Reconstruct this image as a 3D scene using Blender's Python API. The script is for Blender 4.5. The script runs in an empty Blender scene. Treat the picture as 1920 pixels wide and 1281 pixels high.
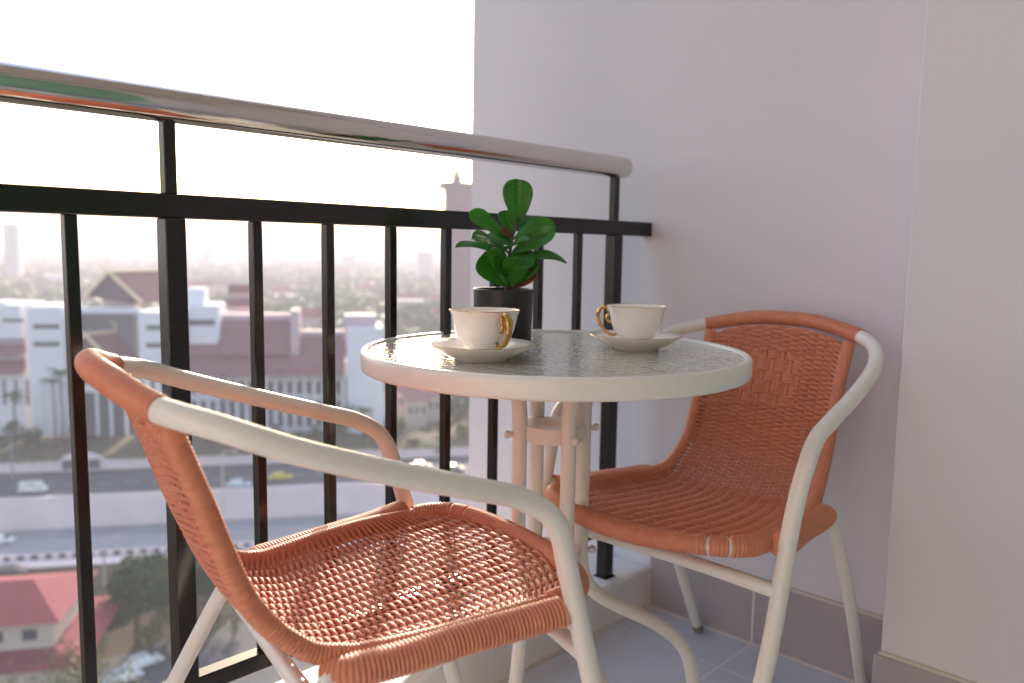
import bpy, math, random
from mathutils import Vector, Matrix, noise

# ------------------------------------------------------------------ camera
SC = bpy.context.scene
COL = SC.collection
CF, CYAW, CPITCH, CROLL, CZ = 1522.7, 0.7645, 0.1130, 0.0155, 0.8647
def cam_axes():
    F = Vector((math.cos(CYAW)*math.cos(CPITCH), math.sin(CYAW)*math.cos(CPITCH), -math.sin(CPITCH)))
    A = Vector((math.sin(CYAW), -math.cos(CYAW), 0))
    U = A.cross(F)
    c, s = math.cos(CROLL), math.sin(CROLL)
    return c*A+s*U, -s*A+c*U, F
CA, CU, CFW = cam_axes()
cd = bpy.data.cameras.new('camera'); cam = bpy.data.objects.new('camera', cd); COL.objects.link(cam)
cd.sensor_width = 36; cd.lens = CF/1920*36; cd.clip_start = .05; cd.clip_end = 30000
M = Matrix((CA, CU, -CFW)).transposed().to_4x4(); M.translation = Vector((0, 0, CZ))
cam.matrix_world = M
cd.dof.use_dof = True; cd.dof.focus_distance = 1.15; cd.dof.aperture_fstop = 3.5
SC.camera = cam

# ------------------------------------------------------------------ light
SUN_AZ, SUN_EL = math.radians(50), math.radians(21)
W = bpy.data.worlds.new('World'); SC.world = W; W.use_nodes = True
nt = W.node_tree; bg = nt.nodes['Background']
sky = nt.nodes.new('ShaderNodeTexSky'); sky.sky_type = 'NISHITA'; sky.sun_disc = False
sky.sun_elevation = SUN_EL; sky.sun_rotation = math.pi/2-SUN_AZ
sky.air_density = 1.2; sky.dust_density = 3.0; sky.ozone_density = 1.0
nt.links.new(sky.outputs[0], bg.inputs[0]); bg.inputs[1].default_value = .15
sl = bpy.data.lights.new('sun', 'SUN'); sun = bpy.data.objects.new('sun', sl); COL.objects.link(sun)
sl.energy = 2.7; sl.angle = math.radians(1.0); sl.color = (1, .84, .68)
S = Vector((math.cos(SUN_EL)*math.cos(SUN_AZ), math.cos(SUN_EL)*math.sin(SUN_AZ), math.sin(SUN_EL)))
sun.rotation_euler = S.to_track_quat('Z', 'Y').to_euler(); sun.location = (3, 4, 4)
SC.view_settings.view_transform = 'Standard'; SC.view_settings.look = 'None'
SC.view_settings.exposure = 1.45; SC.view_settings.gamma = 1
SC.cycles.max_bounces = 10; SC.cycles.diffuse_bounces = 6; SC.cycles.volume_bounces = 2
SC.cycles.caustics_reflective = False; SC.cycles.caustics_refractive = False

# ------------------------------------------------------------------ helpers
R = random.Random(7)
class MB:
    def __init__(s): s.v = []; s.f = []; s.sm = []; s.mi = []; s.m = 0
    def add(s, vs, fs, smooth=False):
        o = len(s.v); s.v += [tuple(p) for p in vs]
        s.f += [tuple(i+o for i in f) for f in fs]; s.sm += [smooth]*len(fs); s.mi += [s.m]*len(fs)
        return s
    def box(s, x0, x1, y0, y1, z0, z1, T=None):
        vs = [Vector((x, y, z)) for z in (z0, z1) for x, y in ((x0, y0), (x1, y0), (x1, y1), (x0, y1))]
        if T: vs = [T(p) for p in vs]
        return s.add(vs, [(3, 2, 1, 0), (4, 5, 6, 7), (0, 1, 5, 4), (1, 2, 6, 5), (2, 3, 7, 6), (3, 0, 4, 7)])
    def bbox(s, x0, x1, y0, y1, z0, z1, b=.002, T=None):
        """box with chamfered edges"""
        vs = []; ix = {}
        for i, x in enumerate((x0, x1)):
            for j, y in enumerate((y0, y1)):
                for k, z in enumerate((z0, z1)):
                    sx, sy, sz = (b if i == 0 else -b), (b if j == 0 else -b), (b if k == 0 else -b)
                    ix[i, j, k] = len(vs)
                    vs += [Vector((x, y+sy, z+sz)), Vector((x+sx, y, z+sz)), Vector((x+sx, y+sy, z))]
        fs = []
        def q(a, ax): return ix[a]+ax
        for ax in range(3):
            for d in (0, 1):
                o = [a for a in range(3) if a != ax]; c = []
                for p, r in ((0, 0), (1, 0), (1, 1), (0, 1)):
                    k = [0, 0, 0]; k[ax] = d; k[o[0]] = p; k[o[1]] = r; c.append(q(tuple(k), ax))
                fs.append(c)
            for p in (0, 1):
                for r in (0, 1):
                    o = [a for a in range(3) if a != ax]
                    k0 = [0, 0, 0]; k0[o[0]] = p; k0[o[1]] = r; k1 = k0[:]; k0[ax] = 0; k1[ax] = 1
                    fs.append([q(tuple(k0), o[0]), q(tuple(k1), o[0]), q(tuple(k1), o[1]), q(tuple(k0), o[1])])
        for a in ix: fs.append([ix[a], ix[a]+1, ix[a]+2])
        cx = Vector(((x0+x1)/2, (y0+y1)/2, (z0+z1)/2)); out = []
        for f in fs:
            a, b2, c2 = vs[f[0]], vs[f[1]], vs[f[2]]
            m = sum((vs[i] for i in f), Vector())/len(f)
            out.append(f if (b2-a).cross(c2-a).dot(m-cx) > 0 else f[::-1])
        if T: vs = [T(p) for p in vs]
        return s.add(vs, out)
    def tube(s, pts, r, n=12, caps=True, up=None, sx=1.0, sy=1.0, smooth=True):
        fr = frames(pts, up); rr = r if callable(r) else (lambda i: r)
        vs = []
        for i, (p, a, b) in enumerate(fr):
            q = rr(i)
            for k in range(n):
                t = 2*math.pi*k/n; vs.append(p+a*(q*sx*math.cos(t))+b*(q*sy*math.sin(t)))
        fs = [(i*n+k, i*n+(k+1) % n, (i+1)*n+(k+1) % n, (i+1)*n+k) for i in range(len(pts)-1) for k in range(n)]
        s.add(vs, fs, smooth)
        if caps:
            e = (len(pts)-1)*n
            s.add(vs[:n], [tuple(range(n))[::-1]]); s.add(vs[e:e+n], [tuple(range(n))])
        return s
    def lathe(s, prof, n=48, c=(0, 0, 0), smooth=True, close=False):
        vs = [Vector((c[0]+r*math.cos(2*math.pi*k/n), c[1]+r*math.sin(2*math.pi*k/n), c[2]+z)) for r, z in prof for k in range(n)]
        m = len(prof)
        fs = [(i*n+k, i*n+(k+1) % n, ((i+1) % m)*n+(k+1) % n, ((i+1) % m)*n+k) for i in range(m if close else m-1) for k in range(n)]
        return s.add(vs, fs, smooth)
    def ball(s, c, r, n=10, m=6, sc=(1, 1, 1)):
        vs = [Vector((c[0]+r*sc[0]*math.sin(math.pi*j/m)*math.cos(2*math.pi*k/n), c[1]+r*sc[1]*math.sin(math.pi*j/m)*math.sin(2*math.pi*k/n), c[2]-r*sc[2]*math.cos(math.pi*j/m))) for j in range(m+1) for k in range(n)]
        return s.add(vs, [(j*n+k, j*n+(k+1) % n, (j+1)*n+(k+1) % n, (j+1)*n+k) for j in range(m) for k in range(n)], True)
    def build(s, name, mat, parent=None, label=None):
        me = bpy.data.meshes.new(name); me.from_pydata(s.v, [], s.f); 
        for m_ in (mat if isinstance(mat, (list, tuple)) else [mat]): me.materials.append(m_)
        me.polygons.foreach_set('use_smooth', s.sm); me.polygons.foreach_set('material_index', s.mi); me.update()
        o = bpy.data.objects.new(name, me); COL.objects.link(o)
        if parent: o.parent = parent
        if label: o['label'] = label
        return o
def frames(pts, up=None):
    pts = [Vector(p) for p in pts]; n = len(pts); out = []; a = None
    for i, p in enumerate(pts):
        t = (pts[min(i+1, n-1)]-pts[max(i-1, 0)]).normalized()
        if up is not None:
            a = t.cross(Vector(up)).normalized()
        elif a is None:
            h = Vector((0, 0, 1)) if abs(t.z) < .9 else Vector((1, 0, 0)); a = t.cross(h).normalized()
        else:
            a = (a-t*a.dot(t)).normalized()
        out.append((p, a, t.cross(a)))
    return out
def crom(P, m=8):
    P = [Vector(p) for p in P]; P = [2*P[0]-P[1]]+P+[2*P[-1]-P[-2]]; out = []
    for i in range(1, len(P)-2):
        a, b, c, d = P[i-1:i+3]
        for k in range(m):
            t = k/m; out.append(.5*((2*b)+(c-a)*t+(2*a-5*b+4*c-d)*t*t+(3*b-3*c+d-a)*t**3))
    return out+[P[-2].copy()]
def resample(P, step):
    L = [0]
    for a, b in zip(P, P[1:]): L.append(L[-1]+(b-a).length)
    n = max(2, int(round(L[-1]/step))); out = []; j = 0
    for i in range(n+1):
        d = L[-1]*i/n
        while j < len(P)-2 and L[j+1] < d: j += 1
        t = (d-L[j])/max(1e-9, L[j+1]-L[j]); out.append(P[j].lerp(P[j+1], min(1, t)))
    return out
def tag(o, label=None, cat=None, group=None, kind=None):
    if label: o['label'] = label
    if cat: o['category'] = cat
    if group: o['group'] = group
    if kind: o['kind'] = kind
    return o
def empty(name, loc=(0, 0, 0), rz=0):
    o = bpy.data.objects.new(name, None); COL.objects.link(o); o.location = loc; o.rotation_euler = (0, 0, rz)
    o.empty_display_size = .1; return o
def copy_tree(o, parent=None):
    kids = list(o.children); c = o.copy(); COL.objects.link(c); c.parent = parent
    for k in kids: copy_tree(k, c)
    return c

# ------------------------------------------------------------------ materials
def mat(name, col, rough=.5, metal=0, spec=.5, var=0, vscale=5, col2=None, bump=0, bscale=50, coat=0, trans=0, ior=1.5, bdist=.002, detail=4, sub=0, rvar=0, stretch=None):
    m = bpy.data.materials.new(name); m.use_nodes = True; t = m.node_tree; b = t.nodes['Principled BSDF']
    b.inputs['Base Color'].default_value = (*col, 1); b.inputs['Roughness'].default_value = rough
    b.inputs['Metallic'].default_value = metal; b.inputs['Specular IOR Level'].default_value = spec
    b.inputs['Coat Weight'].default_value = coat; b.inputs['Transmission Weight'].default_value = trans; b.inputs['IOR'].default_value = ior
    if sub:
        b.inputs['Subsurface Weight'].default_value = sub; b.inputs['Subsurface Scale'].default_value = .004
    tc = t.nodes.new('ShaderNodeTexCoord'); src = tc.outputs['Object']
    if stretch:
        mp = t.nodes.new('ShaderNodeMapping'); mp.inputs['Scale'].default_value = stretch; t.links.new(src, mp.inputs[0]); src = mp.outputs[0]
    if var or rvar:
        n = t.nodes.new('ShaderNodeTexNoise'); n.inputs['Scale'].default_value = vscale; n.inputs['Detail'].default_value = detail
        t.links.new(src, n.inputs['Vector'])
    if var:
        mx = t.nodes.new('ShaderNodeMix'); mx.data_type = 'RGBA'
        r = t.nodes.new('ShaderNodeMapRange'); r.inputs[1].default_value = .3; r.inputs[2].default_value = .7
        t.links.new(n.outputs[0], r.inputs[0]); t.links.new(r.outputs[0], mx.inputs[0])
        c2 = col2 or tuple(c*(1-var) for c in col)
        mx.inputs[6].default_value = (*col, 1); mx.inputs[7].default_value = (*c2, 1)
        t.links.new(mx.outputs[2], b.inputs['Base Color'])
    if rvar:
        r2 = t.nodes.new('ShaderNodeMapRange'); r2.inputs[3].default_value = rough-rvar; r2.inputs[4].default_value = rough+rvar
        t.links.new(n.outputs[0], r2.inputs[0]); t.links.new(r2.outputs[0], b.inputs['Roughness'])
    if bump:
        n2 = t.nodes.new('ShaderNodeTexNoise'); n2.inputs['Scale'].default_value = bscale; n2.inputs['Detail'].default_value = 3
        t.links.new(src, n2.inputs['Vector'])
        bp = t.nodes.new('ShaderNodeBump'); bp.inputs['Strength'].default_value = bump; bp.inputs['Distance'].default_value = bdist
        t.links.new(n2.outputs[0], bp.inputs['Height']); t.links.new(bp.outputs[0], b.inputs['Normal'])
    return m
plaster = mat('plaster', (.71, .68, .725), .75, var=.06, vscale=1.6, bump=.35, bscale=45, bdist=.0012)
ceilm = mat('ceiling_paint', (.78, .76, .74), .8)
cream = mat('cream_metal', (.82, .79, .74), .33, coat=.15, bump=.05, bscale=300, bdist=.0005, rvar=.06, vscale=60, var=.03)
black = mat('black_metal', (.011, .008, .0075), .2, spec=.5, rvar=.03, vscale=6)
steel = mat('steel', (.64, .61, .58), .09, metal=1, rvar=.03, vscale=8, stretch=(.3, 8, 8), bump=.04, bscale=4, bdist=.002)
wick = mat('terracotta_wicker', (.68, .25, .15), .5, spec=.4, var=.25, vscale=140, col2=(.57, .195, .115))
wick2 = mat('terracotta_wrap', (.69, .255, .14), .42, var=.25, vscale=60, col2=(.60, .21, .115), coat=.06)
gold = mat('gold', (.60, .36, .11), .18, metal=1, rvar=.05, vscale=80)
china = mat('china', (.88, .84, .80), .12, coat=.4, sub=.1)
potm = mat('black_pot', (.018, .017, .019), .42, bump=.08, bscale=120, bdist=.0005)
soil = mat('soil', (.05, .03, .02), .95, bump=.8, bscale=150, bdist=.004)
rubber = mat('rubber', (.28, .26, .24), .7)
kerbm = mat('painted_concrete', (.76, .74, .72), .6, var=.06, vscale=9, bump=.3, bscale=70, bdist=.0015)
grout = mat('grout', (.66, .58, .53), .85)
def leafmat(name, c1, c2, rough=.3):
    m = bpy.data.materials.new(name); m.use_nodes = True; t = m.node_tree; b = t.nodes['Principled BSDF']
    tc = t.nodes.new('ShaderNodeTexCoord'); n = t.nodes.new('ShaderNodeTexNoise'); n.inputs['Scale'].default_value = 40
    t.links.new(tc.outputs['Object'], n.inputs['Vector']); mx = t.nodes.new('ShaderNodeMix'); mx.data_type = 'RGBA'
    mx.inputs[6].default_value = (*c1, 1); mx.inputs[7].default_value = (*c2, 1); t.links.new(n.outputs[0], mx.inputs[0])
    t.links.new(mx.outputs[2], b.inputs['Base Color']); b.inputs['Roughness'].default_value = rough
    tr = t.nodes.new('ShaderNodeBsdfTranslucent'); t.links.new(mx.outputs[2], tr.inputs[0])
    ms = t.nodes.new('ShaderNodeMixShader'); ms.inputs[0].default_value = .35
    t.links.new(b.outputs[0], ms.inputs[1]); t.links.new(tr.outputs[0], ms.inputs[2])
    t.links.new(ms.outputs[0], t.nodes['Material Output'].inputs[0]); return m
figleaf = leafmat('fig_leaf', (.04, .21, .025), (.07, .29, .035), .2)
dryleaf = leafmat('dry_leaf', (.30, .11, .06), (.22, .07, .04), .5)
stemm = mat('stem', (.07, .09, .03), .7, var=.4, vscale=60)
def tilemat(name, c, ox, oy, sx, sy, axes=('X', 'Y'), gw=.005, gcol=(.80, .74, .72)):
    m = bpy.data.materials.new(name); m.use_nodes = True; t = m.node_tree; b = t.nodes['Principled BSDF']
    L = t.links; N = t.nodes
    tc = N.new('ShaderNodeTexCoord'); sp = N.new('ShaderNodeSeparateXYZ'); L.new(tc.outputs['Object'], sp.inputs[0])
    def line(ax, o, s):
        a = N.new('ShaderNodeMath'); a.operation = 'SUBTRACT'; L.new(sp.outputs[ax], a.inputs[0]); a.inputs[1].default_value = o
        d = N.new('ShaderNodeMath'); d.operation = 'PINGPONG'; L.new(a.outputs[0], d.inputs[0]); d.inputs[1].default_value = s/2
        e = N.new('ShaderNodeMath'); e.operation = 'LESS_THAN'; L.new(d.outputs[0], e.inputs[0]); e.inputs[1].default_value = gw/2
        return e
    l1 = line(axes[0], ox, sx)
    if len(axes) > 1:
        l2 = line(axes[1], oy, sy); mxm = N.new('ShaderNodeMath'); mxm.operation = 'MAXIMUM'
        L.new(l1.outputs[0], mxm.inputs[0]); L.new(l2.outputs[0], mxm.inputs[1]); g = mxm
    else: g = l1
    n = N.new('ShaderNodeTexNoise'); n.inputs['Scale'].default_value = 6; n.inputs['Detail'].default_value = 8; L.new(tc.outputs['Object'], n.inputs['Vector'])
    mx = N.new('ShaderNodeMix'); mx.data_type = 'RGBA'; L.new(n.outputs[0], mx.inputs[0])
    mx.inputs[6].default_value = (*[k*.85 for k in c], 1); mx.inputs[7].default_value = (*[min(1, k*1.12) for k in c], 1)
    m2 = N.new('ShaderNodeMix'); m2.data_type = 'RGBA'; L.new(g.outputs[0], m2.inputs[0]); L.new(mx.outputs[2], m2.inputs[6]); m2.inputs[7].default_value = (*gcol, 1)
    L.new(m2.outputs[2], b.inputs['Base Color']); b.inputs['Roughness'].default_value = .36
    inv = N.new('ShaderNodeMath'); inv.operation = 'SUBTRACT'; inv.inputs[0].default_value = 1; L.new(g.outputs[0], inv.inputs[1])
    bp = N.new('ShaderNodeBump'); bp.inputs['Strength'].default_value = .5; bp.inputs['Distance'].default_value = .001
    L.new(inv.outputs[0], bp.inputs['Height']); L.new(bp.outputs[0], b.inputs['Normal']); return m
XW, YR, YK, XP, YP, YE = 1.628, 1.1216, 1.076, 1.476, .48, 1.733
floorm = tilemat('floor_tile', (.60, .625, .69), 1.476, .80, .6, .6)
skirtm = tilemat('skirting_tile', (.42, .38, .40), .80, 0, .6, 1, axes=('Y',))
skirtx = tilemat('skirting_tile_side', (.42, .36, .35), .80, 0, .6, 1, axes=('X',))
def glassmat():
    m = bpy.data.materials.new('patterned_glass'); m.use_nodes = True; t = m.node_tree; b = t.nodes['Principled BSDF']; L = t.links; N = t.nodes
    b.inputs['Base Color'].default_value = (.74, .72, .64, 1); b.inputs['Roughness'].default_value = .04
    b.inputs['Transmission Weight'].default_value = .3; b.inputs['IOR'].default_value = 1.6
    tc = N.new('ShaderNodeTexCoord'); n = N.new('ShaderNodeTexNoise'); n.inputs['Scale'].default_value = 75; n.inputs['Detail'].default_value = 1.5
    n.inputs['Distortion'].default_value = .6; L.new(tc.outputs['Object'], n.inputs['Vector'])
    v = N.new('ShaderNodeTexVoronoi'); v.feature = 'SMOOTH_F1'; v.inputs['Scale'].default_value = 110; L.new(tc.outputs['Object'], v.inputs['Vector'])
    a = N.new('ShaderNodeMath'); a.operation = 'ADD'; L.new(n.outputs[0], a.inputs[0]); L.new(v.outputs['Distance'], a.inputs[1])
    bp = N.new('ShaderNodeBump'); bp.inputs['Strength'].default_value = .6; bp.inputs['Distance'].default_value = .0022
    L.new(a.outputs[0], bp.inputs['Height']); L.new(bp.outputs[0], b.inputs['Normal']); return m
glass = glassmat()

# ------------------------------------------------------------------ balcony structure
LX, BY = -1.7, -.75
fl = MB().box(LX, XW, BY, YK-.002, -.16, 0).build('floor', floorm); tag(fl, kind='structure')
ce = MB().box(LX-.1, XW, BY-.1, YR+.12, 2.55, 2.7).build('ceiling', ceilm); tag(ce, kind='structure')
w = MB().box(XW, XW+.22, BY-.3, YE, -3, 5.6).build('party_wall', plaster)
tag(w, 'tall pale lilac plaster wall behind the right chair, ending just past the railing', 'wall')
sk = MB().bbox(XW-.009, XW-.0005, YP+.001, YK-.003, .003, .149, .0012).build('skirting', skirtm, w)
MB().box(XW-.0115, XW-.0005, YP+.001, YK-.003, .1492, .1545).build('skirting_grout', grout, w)
MB().tube([(XW-.010, YP, .001), (XW-.010, YK, .001)], .004, 6).build('floor_grout', grout, w)
MB().tube([(XW-.010, YK-.0035, 0), (XW-.010, YK-.0035, .097)], .0035, 6).build('corner_grout', grout, w)
p = MB().bbox(XP, XW-.001, BY, YP, 0, 2.549, .002).build('wall_pillar', plaster)
tag(p, 'pale plaster pillar standing out from the wall at the right edge of the picture', 'pillar')
MB().bbox(XP-.010, XP-.0005, BY, YP+.009, .003, .150, .0015).bbox(XP-.0005, XW-.0005, YP+.0005, YP+.0095, .003, .150, .0015).build('skirting', skirtm, p)
MB().tube([(XP-.011, BY, .001), (XP-.011, YP+.01, .001)], .004, 6).build('floor_grout', grout, p)
MB().box(XP-.0075, XP-.0005, BY, YP, .1502, .1555).build('skirting_grout', grout, p)
k = MB(); k.bbox(LX, XW-.0005, YK, YR+.12, -.16, .097, .006); k = k.build('kerb', kerbm)
tag(k, 'low white painted concrete kerb carrying the black balcony railing', 'kerb')
MB().tube([(LX, YK-.001, .001), (XW-.01, YK-.001, .001)], .004, 6).build('floor_grout', grout, k)
bw = MB().box(LX-.1, XW, BY-.12, BY, 0, 2.55).build('house_wall', plaster)
tag(bw, 'pale rendered house wall behind the camera with the balcony door', 'wall')
lw = MB().box(LX-.14, LX, BY, YR+.12, -3, 5.6).build('partition_wall', plaster)
tag(lw, 'pale plaster partition closing the far left end of the balcony', 'wall')
ob = MB().box(LX, XW, BY-6, BY-.125, -49, 5.6).box(LX, XW, BY-.124, YR+.1, -49, -3.05).build('apartment_tower', plaster)
tag(ob, 'the apartment block below and behind the balcony itself', 'building')
dd = empty('sliding_door', (0, 0, 0)); tag(dd, 'dark glazed sliding balcony door with an added green curtain, unseen behind the camera', 'door')
fm = MB()
for x0, x1, z0, z1 in ((-1.3, -1.25, 0.01, 2.1), (-.05, 0, .01, 2.1), (1.2, 1.25, .01, 2.1), (-1.25, -.05, 2.05, 2.1), (0, 1.2, 2.05, 2.1), (-1.25, -.05, .01, .05), (0, 1.2, .01, .05)):
    fm.box(x0, x1, BY+.001, BY+.04, z0, z1)
fm.build('frame', cream, dd)
MB().box(-1.25, -.05, BY+.012, BY+.018, .05, 2.05).build('pane', mat('door_glass', (.05, .06, .06), .05), dd)
cu = MB(); cpts = []
for i in range(121):
    cpts.append((1.2*i/120, BY+.022+.007*math.sin(i*.9)))
cu.add([(x, y, z) for z in (.06, 2.04) for x, y in cpts], [(i+1, i, i+121, i+122) for i in range(120)], True)
cu.build('curtain', mat('green_reflection_curtain', (.24, .42, .31), .8), dd)  # unseen curtain, added to give the handrail its green reflection

# ------------------------------------------------------------------ railing
rl = empty('balcony_railing', (0, YR, .097)); tag(rl, 'black metal balcony railing with upright bars and a polished steel handrail', 'railing')
def rb(name, bm, m=black): 
    for i, q in enumerate(bm.v): bm.v[i] = (q[0], q[1]-YR, q[2]-.097)
    return bm.build(name, m, rl)
HX1 = 1.548
pts = [Vector((LX+.001+(HX1-.026-LX)*i/40, YR, 1.0523)) for i in range(41)]
hr = MB().tube(pts, .0240, 40, caps=False)
end = [Vector((HX1-.026, YR, 1.0523))]+[Vector((HX1-.026+.020*math.sin(j/8*math.pi/2), YR, 1.0523)) for j in range(1, 9)]
hr.tube(end, lambda i: max(.0003, .0240*math.cos(i/8*math.pi/2)**.8) if i else .0240, 40, caps=False)
rb('handrail', hr, steel)
rb('mid_rail', MB().bbox(LX+.001, XW-.001, YR-.015, YR+.015, .900, .9325, .0015))
rb('bottom_rail', MB().bbox(LX+.001, 1.483, YR-.013, YR+.013, .205, .232, .0015))
posts = [LX+.16, -.83, .3609+.1262, .3609+.1262*9]
for x in posts:
    rb('post', MB().bbox(x-.0145, x+.0145, YR-.0165, YR+.0125, .099, .8998, .0015))
    rb('handrail_support', MB().bbox(x-.0095, x+.0075, YR-.0085, YR+.0085, .9328, 1.033, .001))
    rb('base_plate', MB().bbox(x-.019, x+.019, YR-.021, YR+.017, .0972, .0995, .0005))
xs = [.358]+[.3609+.1262*i for i in range(2, 9)]
x = .358-.1262
while x > LX+.05:
    if min(abs(x-q) for q in posts) > .05: xs.append(x)
    x -= .1262
for x in xs:
    rb('baluster', MB().bbox(x-.0078, x+.0078, YR-.0078, YR+.0078, .2322, .8998, .001))

# ------------------------------------------------------------------ chairs
HOOP = [(.201, .289, 0), (.215, .250, .15), (.228, .211, .303), (.230, .162, .482), (.235, .135, .559), (.231, .092, .592), (.231, .038, .611), (.232, -.056, .641), (.225, -.153, .674), (.201, -.220, .700), (.154, -.267, .715), (.068, -.295, .732), (0, -.301, .735)]
RAIL = [(.142, -.256, .702), (.140, -.229, .629), (.141, -.182, .503), (.149, -.130, .444), (.158, -.090, .430), (.167, -.058, .429), (.183, .02, .434), (.189, .09, .438), (.189, .172, .439)]
REAR = [(.183, -.333, 0), (.187, -.235, .195), (.184, -.160, .335), (.179, -.122, .400), (.175, -.095, .421), (.185, -.03, .425), (.196, .07, .433), (.224, .166, .443)]
def sym(P): 
    a = [Vector(p) for p in P]; return a+[Vector((-p.x, p.y, p.z)) for p in a[::-1][1:]]
def bow(s):  # (y,z) offset amount for rail parameter s in 0..1, and profile power
    K = [(0, -.018, .028, 2.4), (.25, -.014, .006, 2.4), (.42, -.013, -.005, 2.8), (.52, -.010, -.016, 3.5), (.62, .0, -.021, 5), (.8, .012, -.020, 6), (.93, .050, -.010, 4), (1, .085, .001, 4)]
    for a, b in zip(K, K[1:]):
        if s <= b[0]:
            t = (s-a[0])/(b[0]-a[0]); t = t*t*(3-2*t); return [a[i]+(b[i]-a[i])*t for i in (1, 2, 3)]
    return K[-1][1:]
def wraptube(pts, r, pitch=.0050, n=16, caps=True, **kw):
    Q = resample(pts, pitch/4)
    prof = [.90, .99, 1.02, .99]
    rj = [1+R.uniform(-.012, .012) for _ in range(len(Q)//4+2)]
    rf = r if callable(r) else (lambda u: r)
    return MB().tube(Q, lambda i: rf(i/len(Q))*prof[i % 4]*rj[i//4], n, caps, **kw)
def make_chair():
    c = empty('rattan_chair')
    hp = crom(sym(HOOP), 10); NN = len(hp)
    # wrap spans where |x| < .160 at the back
    i0 = min(i for i, p in enumerate(hp) if p.y < -.2 and abs(p.x) < .163); i1 = NN-1-i0
    ileg = 3*10  # front leg top
    fullt = MB().tube(hp, .0128, 18, caps=False)
    def seg(a, b, name):
        m = MB(); n = 18; m.add([fullt.v[i] for i in range(a*n, (b+1)*n)], [f for f in [(i*n+k, i*n+(k+1) % n, (i+1)*n+(k+1) % n, (i+1)*n+k) for i in range(b-a) for k in range(n)]], True)
        return m.build(name, cream, c)
    l1 = seg(0, ileg, 'leg'); l2 = seg(NN-1-ileg, NN-1, 'leg')
    seg(ileg, i0+1, 'armrest'); seg(i1-1, NN-1-ileg, 'armrest')
    MB().tube(hp[i0:i1+1], .0125, 12).build('hoop_core', cream, c)
    wraptube(hp[i0:i1+1], .0146, n=18).build('top_wrap', wick2, c)
    for l, sx in ((l1, 1), (l2, -1)):
        MB().tube([(sx*.2005, .2895, .0005), (sx*.203, .284, .022)], .0136, 14).build('foot_cap', rubber, l)
    # rear legs
    for sx in (1, -1):
        rp = crom([(sx*x, y, z) for x, y, z in REAR], 8)
        l = MB().tube(rp, .0112, 14).build('leg', cream, c)
        MB().tube([rp[0]+Vector((0, 0, .0005)), rp[1]*.8+rp[0]*.2], .0122, 14).build('foot_cap', rubber, l)
    MB().tube([(-.180, -.127, .392), (.180, -.127, .392)], .0100, 14).build('rear_crossbar', cream, c)
    st = crom([(-.230, .191, .382), (-.13, .194, .388), (0, .195, .390), (.13, .194, .388), (.230, .191, .382)], 6)
    MB().tube(st, .0108, 14).build('front_stretcher', cream, c)
    # rail + front
    rp = crom(RAIL, 14); RL = resample(rp, .004); NR = len(RL)-1
    def rail(s):
        q = max(0, min(1, s))*NR; i = min(NR-1, int(q)); return RL[i].lerp(RL[i+1], q-i)
    def surf(s, t):
        p = rail(s); by, bz, pw = bow(s); f = 1-abs(t)**pw
        return Vector((p.x*t, p.y+by*f, p.z+bz*f))
    def nrm(s, t):
        a = surf(min(1, s+.004), t)-surf(max(0, s-.004), t); b = surf(s, min(1, t+.02))-surf(s, max(-1, t-.02))
        return b.cross(a).normalized() if True else None
    front = [surf(1, math.cos(math.pi*i/60)) for i in range(61)]
    # smooth corner: replace first points by arc
    fq = [(.189, .165, .439), (.184, .197, .441), (.160, .227, .442), (.110, .248, .440), (.05, .261, .437)]
    fr = crom(fq+[(0, .264, .436)]+[(-a, b, c_) for a, b, c_ in fq[::-1]], 8)
    for sx in (1, -1):
        P = [Vector((sx*p.x, p.y, p.z)) for p in rp]
        wraptube(P, .0120).build('side_rail', wick2, c)
        SP = crom([(sx*q[0], q[1], q[2]) for q in ((.160, -.112, .418), (.180, -.085, .421), (.189, -.03, .424), (.196, .04, .430), (.204, .10, .434), (.2155, .160, .440))], 10)
        wraptube(SP, lambda u: .0165*min(1, .72+2.2*u), up=(0, 0, 1), sx=1.3, sy=1.08, n=24).build('side_wrap', wick2, c)
    MB().tube(fr, .0125, 14).build('front_core', cream, c)
    FR = resample(fr, .001); nF = len(FR)
    cuts = [0, int(nF*.80), int(nF*.86), nF-1]
    m = MB()
    for a, b in zip(cuts, cuts[1:]):
        w_ = wraptube(FR[a+(2 if a else 0):b-1], .0158, n=18); m.add(w_.v, w_.f, True)
    m.build('front_roll', wick2, c)
    # weave
    L = sum((b-a).length for a, b in zip(RL, RL[1:])); NC = int(L/.0045)
    NCOL = 13; T0 = .80; DT = 2*T0/(NCOL-1)
    cols = [-T0+DT*j for j in range(NCOL)]
    back, seat = MB(), MB(); SPL = .47
    sv, s_ = [], .018
    while s_ < .985:
        sv.append(s_); d0 = ((surf(s_+.005, 0)-surf(s_, 0)).length*.8+(surf(s_+.005, 1)-surf(s_, 1)).length*.2)/.005
        s_ += (.0050 if s_ < .28 or s_ > .62 else .0045)/d0
    for kk, s in enumerate(sv):
        ts = [-1, -.96, -.91, -.86]+[-T0+DT*j/4 for j in range((NCOL-1)*4+1)]+[.86, .91, .96, 1]
        pts = []
        p0 = rail(s); motif = .565 < p0.z < .648
        js = R.uniform(-.0004, .0004)
        for t in ts:
            ph = kk % 2; A = .0040 if s < .3 else .0033
            if motif and abs(t) < DT*3.2: ph = int((p0.z-.565)/.0185) % 2; A = .0034
            h = 0
            if abs(t) > .84: h = (1 if kk % 2 else -1)*.0105*((abs(t)-.82)/.18)**1.2
            if abs(t) <= T0+1e-6: h = math.cos(math.pi*((t+T0)/DT+ph)); h = A*math.copysign(abs(h)**.7, h)
            pts.append(surf(min(1, s+js/L), t)+nrm(s, t)*h+Vector((0, 0, R.uniform(-.0002, .0002))))
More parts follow.
